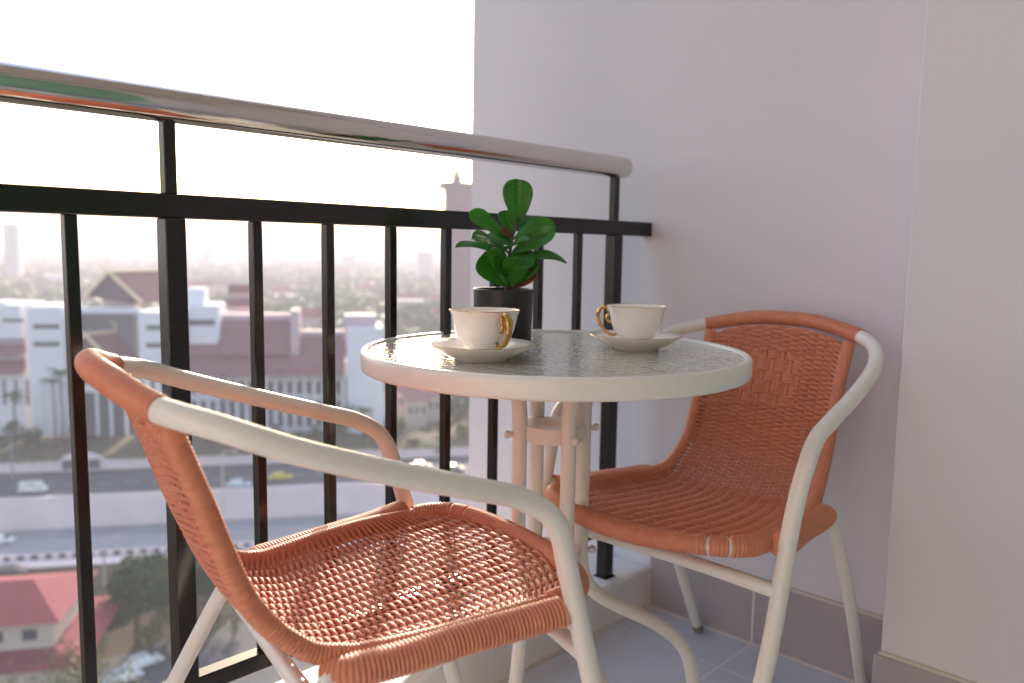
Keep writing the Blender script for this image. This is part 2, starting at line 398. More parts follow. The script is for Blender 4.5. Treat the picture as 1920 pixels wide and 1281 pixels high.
        r = .0022 if not motif else .0024
        (back if s < SPL else seat).tube(pts, r, 8, caps=False, up=nrm(s, 0), sx=1.3, sy=.8)
    for j, t in enumerate(cols):
        for mm, a, b in ((back, .02, SPL), (seat, SPL, .995)):
            P = [surf(a+(b-a)*i/50, t) for i in range(51)]
            nn = nrm((a+b)/2, t)
            fr_ = []
            vs = []; 
            for i, q in enumerate(P):
                s_ = a+(b-a)*i/50; n_ = nrm(s_, t); d = Vector((1, 0, 0)); d = (d-n_*d.dot(n_)).normalized()
                for u, v in ((-.0030, -.0007), (.0030, -.0007), (.0030, .0007), (-.0030, .0007)): vs.append(q+d*u+n_*v)
            mm.add(vs, [(i*4+k, i*4+(k+1) % 4, (i+1)*4+(k+1) % 4, (i+1)*4+k) for i in range(50) for k in range(4)], False)
    back.build('woven_back', wick, c); seat.build('woven_seat', wick, c)
    return c
ch1 = make_chair(); ch1.location = (.5978, .8356, 0); ch1.rotation_euler.z = -.2275-math.pi/2
tag(ch1, 'terracotta woven bistro chair in the left foreground seen from its side, by the railing', 'chair', 'terracotta woven bistro chairs')
ch2 = copy_tree(ch1); ch2.location = (1.2598, .7249, 0); ch2.rotation_euler.z = 3.16297-math.pi/2
ch2['label'] = 'terracotta woven bistro chair against the lilac wall, facing the table from the right'

for q in ch1.children:      # the near chair's rear leg by the kerb is bent in a little, clear of the kerb
    if q.name.startswith('leg') and min(v.co.x for v in q.data.vertices) < -.1 and min(v.co.y for v in q.data.vertices) < -.3:
        for r_ in [q]+list(q.children):
            r_.data = r_.data.copy()
            for v in r_.data.vertices:
                k_ = max(0, 1-v.co.z/.20); v.co.y += .075*k_; v.co.x += .022*k_

# ------------------------------------------------------------------ table
TX, TY = .9615, .8299
tb = empty('bistro_table', (TX, TY, 0)); tag(tb, 'round cream bistro table with a patterned glass top between the two chairs', 'table')
prof = [(.2880, .6840), (.2880, .7035), (.2885, .7085), (.2905, .7112), (.2945, .7120), (.2980, .7105), (.2996, .7075), (.3000, .703), (.3000, .6860), (.2990, .6825), (.2965, .6815), (.290, .6815)]
MB().lathe(prof, 128, close=True).build('table_rim', cream, tb)
g = MB().lathe([(0.0001, .7030), (.2878, .7030), (.2878, .7080), (.0001, .7080)], 128, smooth=False); g.build('glass_top', glass, tb)
dirs = [Vector((CA.x, CA.y, 0)).normalized(), Vector((math.cos(CYAW), math.sin(CYAW), 0))]
LP = [(.135, .679), (.092, .672), (.066, .652), (.058, .62), (.057, .58), (.057, .50), (.057, .42), (.0575, .365), (.066, .325), (.092, .293), (.14, .261), (.20, .226), (.245, .192), (.278, .150), (.294, .09), (.300, 0)]
for a in (23.5, 113.5, 203.5, 293.5):
    d = dirs[0]*math.cos(math.radians(a))+dirs[1]*math.sin(math.radians(a))
    lp = crom([d*r+Vector((0, 0, z)) for r, z in LP], 6)
    l = MB().tube(lp, .0118, 16).build('leg', cream, tb)
    MB().tube([d*.300+Vector((0, 0, .0005)), d*.2985+Vector((0, 0, .02))], .0128, 14).build('foot_cap', rubber, l)
    for z in (.579, .373):
        bt = MB(); bt.tube([d*.066+Vector((0, 0, z)), d*.0765+Vector((0, 0, z))], .0044, 10)
        bt.ball(d*.078+Vector((0, 0, z)), .0066, 12, 8)
        bt.build('bolt', cream, tb)
for z in (.566, .360):
    MB().lathe([(.027, z), (.027, z+.026), (.0485, z+.026), (.050, z+.0245), (.050, z+.0015), (.0485, z)], 48, smooth=False, close=True).build('leg_ring', cream, tb)
MB().lathe([(.12, .675), (.12, .683), (.145, .683), (.145, .675)], 64, smooth=False, close=True).bbox(-.287, .287, -.012, .012, .6835, .690, .001).build('under_frame', cream, tb)

db = MB()
for i in range(14):
    a_, r_ = R.uniform(0, 6.3), abs(R.gauss(0, .03)); x_, y_ = 1.02+1.3*r_*math.cos(a_), 1.02+.6*r_*math.sin(a_)
    q_ = R.uniform(.0015, .005); d_ = R.uniform(0, 6.3); c_, s_ = math.cos(d_), math.sin(d_)
    db.add([(x_+c_*q_, y_+s_*q_, .0008), (x_-s_*q_*.5, y_+c_*q_*.5, .0022), (x_-c_*q_, y_-s_*q_, .0008), (x_+s_*q_*.5, y_-c_*q_*.5, .0006)], [(0, 1, 2, 3)])
tag(db.build('leaf_litter', soil), 'small dark crumbs of dead leaf on the floor tiles by the kerb', 'litter', kind='stuff')
# ------------------------------------------------------------------ crockery
ZT = .7081
def make_cup():
    c = empty('teacup'); ZS = 1.14
    o = [(.0205, 0), (.0228, .0012), (.0225, .0035), (.0212, .0052), (.0235, .0075), (.0315, .0135), (.0385, .0225), (.0428, .033), (.0452, .043), (.0470, .050), (.0498, .0555), (.0503, .0565)]
    i_ = [(.0498, .0568), (.0488, .0560), (.0455, .0495), (.0435, .0415), (.0410, .032), (.036, .0215), (.028, .012), (.018, .008), (.0001, .0065)]
    o = [(r, z*ZS) for r, z in o]; i_ = [(r, z*ZS) for r, z in i_]
    MB().lathe([(.0001, .002), (.019, .002), (.0195, 0)]+o+i_, 64).build('cup', china, c)
    MB().lathe([(r, z*ZS) for r, z in [(.0502, .0561), (.05055, .0566), (.0502, .0570), (.0497, .0570), (.0495, .0566)]], 64).build('gold_rim', gold, c)
    m = MB()
    m.lathe([(.0212, .0002), (.0233, .0004), (.0235, .0018), (.0228, .0026)], 64)
    for k in range(30):
        a = k*math.pi/15; m.ball((.0232*math.cos(a), .0232*math.sin(a), .0018), .0018, 6, 4)
    m.build('gold_foot', gold, c)
    # ear handle in the x-z plane, outwards +x
    hp = crom([(.0450, 0, .036), (.0500, 0, .0375), (.0525, 0, .0435), (.0495, 0, .0505), (.0500, 0, .0575), (.0570, 0, .0605), (.0645, 0, .0570), (.0680, 0, .0480), (.0665, 0, .0370), (.0610, 0, .0270), (.0530, 0, .0190), (.0440, 0, .0150), (.0370, 0, .0150), (.0345, 0, .0190)], 8)
    n = len(hp)
    MB().tube(hp, lambda i: .0042-.0015*abs(2*i/n-1)+.0004*math.sin(i*.5), 12, sx=1.25, sy=.8).build('handle', gold, c)
    return c
def make_saucer():
    c = empty('saucer')
    p = [(.0001, .003), (.034, .003), (.036, 0), (.0385, 0), (.040, .0035), (.055, .0085), (.068, .0165), (.0775, .0225), (.0782, .0233), (.0775, .0239), (.067, .0187), (.054, .0112), (.040, .0072), (.028, .0062), (.0001, .0062)]
    MB().lathe(p, 96).build('dish', china, c)
    MB().lathe([(.0777, .0229), (.0784, .0234), (.0779, .0240), (.0774, .0239)], 96).build('gold_rim', gold, c); return c
s1 = make_saucer(); s1.location = (.799, .827, ZT); tag(s1, 'white gold-rimmed saucer under the teacup that stands in front of the black pot', 'saucer', 'white saucers with gold rims')
s2 = copy_tree(s1); s2.location = (1.076, .756, ZT); s2['label'] = 'white gold-rimmed saucer on the right of the table, away from the potted plant'
c1 = make_cup(); c1.location = (.802, .824, ZT+.0066); tag(c1, 'white teacup with gold handle on its right, standing in front of the black pot', 'teacup', 'white teacups with gold handles')
c1.rotation_euler.z = math.atan2(CA.y, CA.x)-math.radians(58)
c2 = copy_tree(c1); c2.location = (1.076, .756, ZT+.0066); c2['label'] = 'white teacup with gold handle on its left, nearer the right chair'
c2.rotation_euler.z = math.atan2(CA.y, CA.x)+math.radians(155)
c2.scale = (.95, .95, .98); s2.scale = (.95, .95, 1)

# ------------------------------------------------------------------ pot plant
PX, PY = .983, .965
pt = empty('potted_plant', (PX, PY, ZT), math.atan2(CA.y, CA.x)); tag(pt, 'small fiddle-leaf fig in a matt black cylinder pot on the glass table', 'potted plant')
# local axes: x = to the right seen from the chairs' side, y = away, z = up
MB().lathe([(.0001, 0), (.047, 0), (.0485, .002), (.0505, .088), (.0507, .0895), (.0498, .0905), (.0480, .0903), (.0472, .088), (.0468, .074)], 64).build('pot', potm, pt)
MB().lathe([(.0001, .079), (.03, .080), (.0472, .076)], 24).build('soil', soil, pt)
K = .000902
def LZ(x, y, d=0): # zoomed sheet coordinates of the plant -> local metres
    return Vector(((x/3.558+800-942)*K, d, .0905+(545-(y/3.558+320))*K))
st = crom([LZ(528, 815, .005), LZ(532, 700, .003), LZ(545, 560), LZ(560, 460, .002), LZ(585, 390, .006), LZ(598, 330, .01)], 6)
MB().tube(st, lambda i: .0042-.00008*i, 10).build('stem', stemm, pt)
def leaf(base, tip, width, nh, bend=.15, cup=.25, m=figleaf, shape=.62, name='leaf', pet=.0, wav=.03):
    b, t = Vector(base), Vector(tip); ax = t-b; Ln = ax.length; ax.normalize()
    nh = Vector(nh); nv = (nh-ax*nh.dot(ax)).normalized(); sd = ax.cross(nv)
    width *= 1.15 if Ln > .08 else 1.55
    mb = MB(); NU, NV = 36, 14; vs = []; ph = R.uniform(0, 6)
    for th in (0, 1):
        for i in range(NU+1):
            u = i/NU
            # obovate outline
            q = max(0, u-pet)/(1-pet); wv = (q**.7)*(max(0, 1-q**(4.2)))**.5*1.2; wv = min(wv, 1.0)
            hw = max(.0010, wv*width/2)
            c_ = b+ax*(Ln*u)+nv*(bend*Ln*(4*u*(1-u))*.5)
            for j in range(NV+1):
                v = -1+2*j/NV
                z = cup*hw*(v*v)+wav*Ln*.75*math.sin(ph+u*9+2*v)*v*v-.0026*math.exp(-(v/.10)**2)+.0009*math.sin((u*1.0-abs(v)*.3)*50)*(1-abs(v))*min(1, abs(v)*6)
                vs.append(c_+sd*(hw*v)+nv*(z-(.0005 if th else 0)))
    o = (NU+1)*(NV+1); fs = []
    for i in range(NU):
        for j in range(NV):
            a = i*(NV+1)+j; fs.append((a, a+1, a+NV+2, a+NV+1)); fs.append((o+a+NV+1, o+a+NV+2, o+a+1, o+a))
    for i in range(NU):
        a = i*(NV+1); fs.append((a, a+NV+1, o+a+NV+1, o+a)); a += NV; fs.append((a+NV+1, a, o+a, o+a+NV+1))
    mb.add(vs, fs, True); return mb.build(name, m, pt)
leaf(LZ(598, 385, .008), LZ(588, 72, .020), .0545, (0.1, -1, .25), -.06, .15)
leaf(LZ(545, 480, .0), LZ(278, 300, -.014), .034, (.35, -1, .55), .05, .2)
leaf(LZ(565, 450, .006), LZ(495, 282, .024), .024, (.4, -1, .2), .02, .2)
leaf(LZ(565, 470, -.002), LZ(845, 395, -.016), .036, (.0, -.75, .75), .22, .25)
leaf(LZ(560, 560, -.004), LZ(835, 410, -.040), .034, (.45, -.8, .35), .10, .3)
leaf(LZ(600, 420, .010), LZ(760, 345, .040), .026, (-.2, -.7, .8), .2, .2)
leaf(LZ(535, 560, -.004), LZ(298, 470, -.034), .036, (.1, -.45, 1), .2, .2)
leaf(LZ(535, 610, .0), LZ(185, 525, -.006), .034, (0, -.38, 1), .22, .3)
leaf(LZ(490, 560, -.020), LZ(655, 485, -.062), .026, (-.2, -.4, 1), .15, .25)
leaf(LZ(548, 630, .0), LZ(928, 622, .012), .034, (.05, -.5, 1), .25, .25, pet=.12)
leaf(LZ(528, 790, -.002), LZ(378, 560, -.020), .046, (.3, -1, .05), -.12, .2)
leaf(LZ(535, 790, -.002), LZ(690, 550, -.014), .042, (-.35, -1, .05), -.12, .2)
leaf(LZ(560, 650, .006), LZ(690, 545, .03), .026, (-.3, -.7, .7), .1, .2)
leaf(LZ(540, 790, -.004), LZ(600, 600, -.03), .036, (-.1, -1, .1), -.1, .15)
leaf(LZ(575, 500, .004), LZ(700, 470, .03), .030, (-.2, -.8, .6), .1, .2)
leaf(LZ(548, 520, .004), LZ(420, 420, .03), .030, (.3, -.8, .5), .1, .2)
leaf(LZ(540, 700, .004), LZ(440, 640, -.035), .030, (.3, -.8, .5), .1, .2)
leaf(LZ(555, 600, -.004), LZ(700, 640, -.035), .028, (-.2, -.7, .7), .12, .2)
leaf(LZ(545, 808, .0), LZ(725, 690, -.012), .020, (.2, -1, .5), .05, .7, m=dryleaf, name='dry_leaf')
leaf(LZ(560, 470, .0), LZ(490, 410, -.010), .010, (.2, -1, .5), .05, .5, m=dryleaf, name='dry_leaf')

# ------------------------------------------------------------------ the town below
AZU = CYAW-math.radians(78)
UX = Vector((math.cos(AZU), math.sin(AZU), 0)); VX = Vector((-math.sin(AZU), math.cos(AZU), 0))
def uv(u, v, z): return UX*u+VX*v+Vector((0, 0, z))
def T(p): return uv(p[0], p[1], p[2])
def ray(px, py): return CFW+CA*((px-960)/CF)-CU*((py-640.5)/CF)
def gp(px, py, z=-44):   # place on level ground seen at that direction -> (u, v)
    d = ray(px, py); t = (z-CZ)/d.z; q = d*t; return q.dot(UX), q.dot(VX)
def vp(px, py, v):       # on the upright plane at distance v -> (u, z)
    d = ray(px, py); t = v/d.dot(VX); q = d*t; return q.dot(UX), q.z+CZ
GZ, LZ2 = -44.0, -49.0
white = mat('far_white_render', (.74, .74, .80), .8, var=.08, vscale=.1)
pink = mat('far_pink_render', (.55, .42, .45), .8, var=.1, vscale=.1)
beige = mat('far_beige_render', (.58, .50, .42), .8, var=.1, vscale=.1)
redroof = mat('maroon_roof', (.24, .09, .10), .7, var=.25, vscale=.6)
redroof2 = mat('red_roof', (.27, .055, .075), .8, spec=.15, var=.2, vscale=.8)
winm = mat('window_dark', (.07, .08, .10), .25)
creamtrim = mat('cream_trim', (.75, .62, .42), .6)
brick = mat('tower_brick', (.12, .09, .12), .85, var=.2, vscale=.2)
asph = mat('asphalt', (.085, .09, .105), .85, var=.3, vscale=.2)
asph2 = mat('light_asphalt', (.32, .31, .34), .9, var=.2, vscale=.15)
conc = mat('pale_concrete', (.80, .67, .67), .9, var=.12, vscale=.15)
paint = mat('road_paint', (.7, .7, .68), .7)
earth = mat('ground_earth', (.055, .055, .03), .95, spec=.1, var=.5, vscale=.08, col2=(.095, .068, .05), detail=8)
grass = mat('slope_green', (.06, .08, .035), .95, var=.5, vscale=.25, col2=(.14, .09, .06), detail=8)
bark = mat('bark', (.10, .075, .055), .9)
def fol(name, c, c2): return mat(name, c, .7, var=.5, vscale=1.2, col2=c2)
fdark = fol('foliage_dark', (.025, .095, .014), (.010, .045, .010))
fmid = fol('foliage_mid', (.06, .11, .03), (.035, .07, .02))
fyel = fol('foliage_yellow', (.17, .17, .04), (.09, .11, .03))
fbrn = fol('foliage_brown', (.12, .08, .05), (.07, .06, .03))
# terrain
def sheet(name, u0, u1, v0, v1, z, m, kind='structure', nu=1):
    mb = MB(); vs = []
    for i in range(nu+1):
        u = u0+(u1-u0)*i/nu; vs += [uv(u, v0, z), uv(u, v1, z)]
    mb.add(vs, [(2*i, 2*i+2, 2*i+3, 2*i+1) for i in range(nu)])
    o = mb.build(name, m); tag(o, kind=kind); return o
FAR = 7800
_, vRA = gp(0, 893); _, vRB = gp(0, 938)       # upper road edges
vW = vRB-1.2                                    # retaining wall line
_, vLA = gp(60, 986, LZ2); _, vLB = gp(60, 1046, LZ2)
sheet('ground', -FAR, FAR, vW, FAR, GZ, earth)
sheet('lower_ground', -400, 400, -60, vW, LZ2, earth)
MB_ = MB(); 
for a, b, c_, d_ in ((-FAR, -400, -60, vW), (400, FAR, -60, vW)):
    MB_.add([uv(a, c_, GZ), uv(b, c_, GZ), uv(b, d_, GZ), uv(a, d_, GZ)], [(0, 1, 2, 3)])
MB_.add([uv(-FAR, -FAR/2, GZ-6), uv(FAR, -FAR/2, GZ-6), uv(FAR, -60, GZ-6), uv(-FAR, -60, GZ-6)], [(0, 1, 2, 3)])
tag(MB_.build('outer_ground', earth), kind='structure')
sheet('upper_road', -400, 400, vRB, vRA, GZ+.03, asph)
mk = MB()
for i in range(80):
    u = -200+i*5; mk.add([uv(u, (vRA+vRB)/2-.08, GZ+.05), uv(u+2.5, (vRA+vRB)/2-.08, GZ+.05), uv(u+2.5, (vRA+vRB)/2+.08, GZ+.05), uv(u, (vRA+vRB)/2+.08, GZ+.05)], [(0, 1, 2, 3)])
tag(mk.build('road_markings', paint), kind='structure')
rw = MB().box(-399, 399, vW-.9, vW-.003, LZ2+.01, GZ+.7, T).build('retaining_wall', conc)
tag(rw, 'long pale concrete retaining wall between the upper and lower roads', 'retaining wall')
sheet('lower_road', -400, 400, vLB, vW-.9, LZ2+.03, asph2)
ms = MB()
for v in (vLB+.5, (vLB+vW)/2):
    ms.add([uv(-300, v, LZ2+.05), uv(300, v, LZ2+.05), uv(300, v+.15, LZ2+.05), uv(-300, v+.15, LZ2+.05)], [(0, 1, 2, 3)])
tag(ms.build('lower_road_lines', paint), kind='structure')
kb = MB().box(-300, 300, vLB-1.1, vLB-.7, LZ2+.01, LZ2+.85, T)
kb.m = 1
for i in range(150):
    u = -150+i*2; kb.box(u, u+1, vLB-1.13, vLB-1.102, LZ2+.1, LZ2+.8, T)
tag(kb.build('road_barrier', [conc, mat('black_paint', (.03, .03, .03), .6)]), 'low black and white striped barrier beside the lower road', 'barrier')
sheet('sidewalk', -300, 300, vLB-4.5, vLB-1.15, LZ2+.04, conc)
# slope in front of the complex
_, vS0 = gp(0, 862)
sl_ = MB(); NU_ = 120; rows = [vRA+3, vRA+5, vRA+9, vS0+10, vS0+16]; hz = [.1, .6, 1.6, 1.8, .05]; vs = []
for j, v in enumerate(rows):
    for i in range(NU_+1):
        u = -150+300*i/NU_; vs.append(uv(u, v, GZ+hz[j]+(.7*noise.noise(Vector((u*.2, v*.2, 0))) if 0 < j < 4 else 0)))
sl_.add(vs, [(j*(NU_+1)+i, j*(NU_+1)+i+1, (j+1)*(NU_+1)+i+1, (j+1)*(NU_+1)+i) for j in range(4) for i in range(NU_)], True)
tag(sl_.build('grass_bank', grass), kind='structure')
# boundary wall with gate
fw = empty('boundary_wall', uv(0, vRA+2, GZ)); tag(fw, 'low pale boundary wall along the far side of the upper road', 'garden wall')
def loc(mb, o):
    L0 = Vector(o.location); mb.v = [tuple(Vector(q)-L0) for q in mb.v]; return mb
gu0, _ = gp(103, 892); gu1, _ = gp(182, 892)
loc(MB().box(-150, gu0, vRA+1.8, vRA+2.2, GZ+.01, GZ+2.1, T).box(gu1, 150, vRA+1.8, vRA+2.2, GZ+.01, GZ+2.1, T), fw).build('wall_run', conc, fw)
lh = MB()
for i in range(2600):
    u = R.uniform(-110, 110); 
    if gu0-.5 < u < gu1+.5: continue
    v = vRA+2.1+R.uniform(-.5, .6); z = GZ+2.1+R.uniform(0, .55)*max(.1, .6+noise.noise(Vector((u*.12, 0, 3))))
    a = R.uniform(0, 6.3); w_ = .22; d = Vector((math.cos(a), math.sin(a)*.7, R.uniform(-.4, .6)))*w_; e = Vector((-math.sin(a), math.cos(a), R.uniform(.2, .9)))*w_
    q = uv(u, v, z); lh.add([q-d-e, q+d-e, q+d+e, q-d+e], [(0, 1, 2, 3)])
tag(lh.build('flowering_hedge', fyel), 'yellow flowering hedge growing along the top of the boundary wall', 'hedge', kind='stuff')
gt = empty('entrance_gate', uv((gu0+gu1)/2, vRA+2, GZ)); tag(gt, 'arched sign wall with dark panels set in the boundary wall', 'gate')
gw = gu1-gu0; ga = MB(); arc = []
for i in range(17):
    t = i/16; arc.append((gu0+gw*t, GZ+2.2+1.5*math.sin(math.pi*t)**.6))
vs = [uv(u, v, z) for v in (vRA+1.6, vRA+2.4) for u, z in arc]+[uv(u, v, GZ+.01) for v in (vRA+1.6, vRA+2.4) for u, z in arc]
ga.add(vs, [(34+i, 35+i, i+1, i) for i in range(16)]+[(17+i, 18+i, 52+i, 51+i) for i in range(16)]+[(i, i+1, 18+i, 17+i) for i in range(16)])
loc(ga, gt).build('arch', conc, gt)
for a, b in ((.06, .34), (.37, .63), (.66, .94)):
    loc(MB().box(gu0+gw*a, gu0+gw*b, vRA+1.5, vRA+1.597, GZ+.4, GZ+2.3, T), gt).build('panel', winm, gt)

# leafy things
def crown(c, rx, ry, rz, n, ls, seed=0, gaps=.25):
    rr = random.Random(seed); mb = MB()
    lobes = [(Vector((rr.uniform(-.6, .6), rr.uniform(-.6, .6), rr.uniform(-.45, .6))), rr.uniform(.32, .5)) for _ in range(14)]
    c = Vector(c)
    for i in range(n):
        lc, lr = rr.choice(lobes); d = Vector((rr.gauss(0, 1), rr.gauss(0, 1), rr.gauss(0, 1))).normalized()*lr*(rr.random()**.25)
        p = lc+d
        if noise.noise(p*2.6+Vector((seed, 0, 0))) < -gaps: continue
        q = c+Vector((p.x*rx, p.y*ry, p.z*rz)); s = ls*rr.uniform(.6, 1.3)
        a = Vector((rr.gauss(0, 1), rr.gauss(0, 1), rr.gauss(0, 1))).normalized(); b = a.cross(Vector((rr.gauss(0, 1), rr.gauss(0, 1), rr.gauss(0, 1)))).normalized()
        mb.add([q-a*s, q+b*s*.6, q+a*s, q-b*s*.6], [(0, 1, 2, 3)])
    return mb
def tree(u, v, g, h, r, m, label, name='broadleaf_tree', n=900, ls=None, group=None, seed=None, cat='tree', rz=None, gaps=.25, low=.25):
    seed = seed if seed is not None else int(abs(u*13+v*7)) ; o = empty(name, uv(u, v, g)); tag(o, label, cat, group)
    rz = rz or h*(1-low)/2; cz = h-rz
    crown((0, 0, cz), r, r, rz, n, ls or r*.13, seed, gaps).build('crown', m, o)
    rr = random.Random(seed); t = MB(); t.tube([(0, 0, -.1), (rr.uniform(-.1, .1)*r, 0, cz*.5), (0, rr.uniform(-.1, .1)*r, cz)], lambda i: r*(.09-.02*i), 8)
    for k in range(5):
        a = k*1.3+rr.random(); t.tube([(0, 0, cz*.55), (r*.25*math.cos(a), r*.25*math.sin(a), cz*.85), (r*.6*math.cos(a), r*.6*math.sin(a), cz+rz*.3)], lambda i: r*(.04-.012*i), 6)
    t.build('trunk', bark, o); return o
def at(px, py, z): return gp(px, py, z)
def place_tree(px, pyc, rpx, depthv, g, m, label, **k):
    """crown centred at that direction, standing on level g at distance v"""
    u, zc = vp(px, pyc, depthv); r = rpx*depthv/CF; top = zc+r*.9
    return tree(u, depthv, g, top-g, r, m, label, **k)
place_tree(255, 1112, 78, 104, LZ2, fdark, 'large rounded dark green tree below the railing, left of the thick post', n=12000, ls=.36, gaps=.7)
place_tree(405, 1072, 62, 108, LZ2, fdark, 'dark green tree right of the thick railing post, beside the lower road', n=7000, ls=.30, gaps=.7)
place_tree(330, 1100, 50, 108, LZ2, fdark, 'dark green tree seen behind the thick railing post', n=5000, ls=.30, gaps=.7)
for px, py, r_, lab in ((205, 1160, 26, 'small sparse orange-yellow shrub under the large dark tree'), (300, 1165, 30, 'yellow-green shrub right of the large dark tree foot'), (280, 1195, 26, 'patchy yellowish shrub on the brown ground above the parked cars'), (395, 1130, 30, 'yellowish shrub seen just right of the thick post'), (440, 1160, 34, 'brownish yellow shrub seen through the near chair leg'), (380, 1185, 30, 'low green and yellow shrub near the bottom rail')):
    u, v = gp(px, py+r_*.8, LZ2); d = v
    tree(u, v, LZ2, r_*1.7*d/CF, r_*d/CF, fyel if R.random() < .6 else fbrn, lab, name='shrub', n=420, ls=.22, cat='shrub', low=.05)
# sparse tree bottom left
def bare_tree(u, v, g, h, label, seed):
    o = empty('sparse_tree', uv(u, v, g)); tag(o, label, 'tree'); rr = random.Random(seed); t = MB(); lf = MB()
    def br(p, d, L, r, k):
        q = p+d*L; mid = (p+q)/2+Vector((rr.gauss(0, .06), rr.gauss(0, .06), rr.gauss(0, .03)))*L
        t.tube([p, mid, q], lambda i: r*(1-.2*i), 6, caps=False)
        if k >= 3:
            for _ in range(10):
                c = q+Vector((rr.gauss(0, .5), rr.gauss(0, .5), rr.gauss(0, .4))); a = Vector((rr.gauss(0, 1), rr.gauss(0, 1), rr.gauss(0, 1))).normalized(); b = a.cross(Vector((1, .3, .2))).normalized()
                lf.add([c-a*.2, c+b*.12, c+a*.2, c-b*.12], [(0, 1, 2, 3)])
        if k < 5:
            for _ in range(2 if k else 3):
                n_ = (d+Vector((rr.gauss(0, .45), rr.gauss(0, .45), rr.gauss(.05, .25)))).normalized(); br(q, n_, L*.72, r*.62, k+1)
    br(Vector((0, 0, 0)), Vector((0, 0, 1)), h*.42, h*.018, 0)
    t.build('trunk', bark, o); lf.build('crown', fyel, o)
u, z = vp(25, 1200, 62); bare_tree(u, 62, LZ2, (z-LZ2)*.72, 'sparse yellow-green tree with bare branches at the bottom left corner', 3)
u, z = vp(105, 1235, 66); bare_tree(u, 66, LZ2, (z-LZ2)*.66, 'thin bare-branched tree in front of the red-roofed house', 8)

# house with hipped roof
hu0, hz_ = vp(-120, 1185, 88); hu1, _ = vp(112, 1185, 88); eave = hz_; 
_, rz_ = vp(60, 1086, 95); hs = empty('hip_roof_house', uv(hu0, 88, LZ2)); tag(hs, 'cream house with a red hipped roof at the lower left', 'house')
cr_u, _ = vp(62, 1090, 95)
hw_ = MB().box(hu0+1, hu1-1, 89, 101, LZ2, eave-.05, T); loc(hw_, hs).build('wall', beige, hs)
rfm = MB(); e0 = [uv(hu0, 88, eave), uv(hu1, 88, eave), uv(hu1, 102, eave), uv(hu0, 102, eave)]; r0 = [uv(cr_u-16, 95, rz_), uv(cr_u, 95, rz_)]
rfm.add(e0+r0, [(0, 1, 5, 4), (1, 2, 5), (2, 3, 4, 5), (3, 0, 4), (3, 2, 1, 0)]); loc(rfm, hs).build('roof', redroof2, hs)
lo_ = MB(); le = eave-3.0; a0 = (hu0-1.2, hu1+2.6, 86, 104)
lo_.add([uv(a0[0], a0[2], le-1.1), uv(a0[1], a0[2], le-1.1), uv(a0[1], a0[3], le-1.1), uv(a0[0], a0[3], le-1.1), uv(hu0+1, 88.95, le), uv(hu1-1, 88.95, le), uv(hu1-1, 101.05, le), uv(hu0+1, 101.05, le)], [(0, 1, 5, 4), (1, 2, 6, 5), (2, 3, 7, 6), (3, 0, 4, 7), (3, 2, 1, 0)])
loc(lo_, hs).build('porch_roof', redroof2, hs)
for k_ in range(4):
    uu = hu1-3.2-k_*3.2; w_ = loc(MB().box(uu-.7, uu+.7, 88.93, 88.99, eave-2.1, eave-.9, T), hs).build('window', winm, hs)

# ---- the white complex with Thai gables
V0 = 192.0
def fb(mb, x0, x1, y0, y1, v=V0, d=12):
    """block whose front at distance v spans those directions"""
    u0, z1 = vp(x0, y0, v); u1, z0 = vp(x1, y1, v); z1 = vp((x0+x1)/2, y0, v)[1]; z0 = vp((x0+x1)/2, y1, v)[1]
    return mb.box(u0, u1, v, v+d, z0, z1, T)
cx = empty('white_complex', uv(vp(60, 700, V0)[0], V0, GZ)); tag(cx, 'white block with slit windows at the left edge beyond the road', 'building')
fb(MB(), -160, 50, 572, 818, V0+3, 16); loc(fb(MB(), -160, 50, 572, 818, V0+3, 16), cx).build('wall', white, cx)
loc(fb(fb(MB(), 50, 128, 575, 818, V0, 14), -20, 10, 566, 580, V0+4, 8), cx).build('stair_tower', white, cx)
for y in (613, 646): loc(fb(MB(), 62, 112, y-5, y+4, V0-.06, .05), cx).build('window', winm, cx)
for a, b, y0, y1 in ((4, 44, 598, 604), (-60, -10, 598, 604), (-160, 47, 636, 641), (-160, 47, 668, 671)): loc(fb(MB(), a, b, y0, y1, V0+2.93, .06), cx).build('window', winm, cx)
def eaves(parent, x0, x1, ytop, ybot, v, out=3, m=redroof):
    u0, zt = vp(x0, ytop, v); u1, _ = vp(x1, ytop, v); zt = vp((x0+x1)/2, ytop, v)[1]; zb = vp((x0+x1)/2, ybot, v-out)[1]
    mb = MB().add([uv(u0, v-out, zb), uv(u1, v-out, zb), uv(u1, v, zt), uv(u0, v, zt), uv(u0, v-out, zb-.25), uv(u1, v-out, zb-.25), uv(u1, v, zb-.25), uv(u0, v, zb-.25)], [(0, 1, 2, 3), (4, 5, 1, 0), (7, 6, 5, 4), (0, 3, 7, 4), (1, 5, 6, 2)])
    return loc(mb, parent).build('roof', m, parent)
eaves(cx, -160, 48, 643, 664, V0+3, 2.5); eaves(cx, -160, 48, 674, 700, V0+3, 3)
for x in range(-150, 50, 22): loc(fb(MB(), x, x+8, 712, 760, V0+2.92, .07), cx).build('window', winm, cx)
for x in (18, 74, 100): loc(fb(MB(), x, x+9, 720, 818, V0-3, .8), cx).build('column', white, cx)

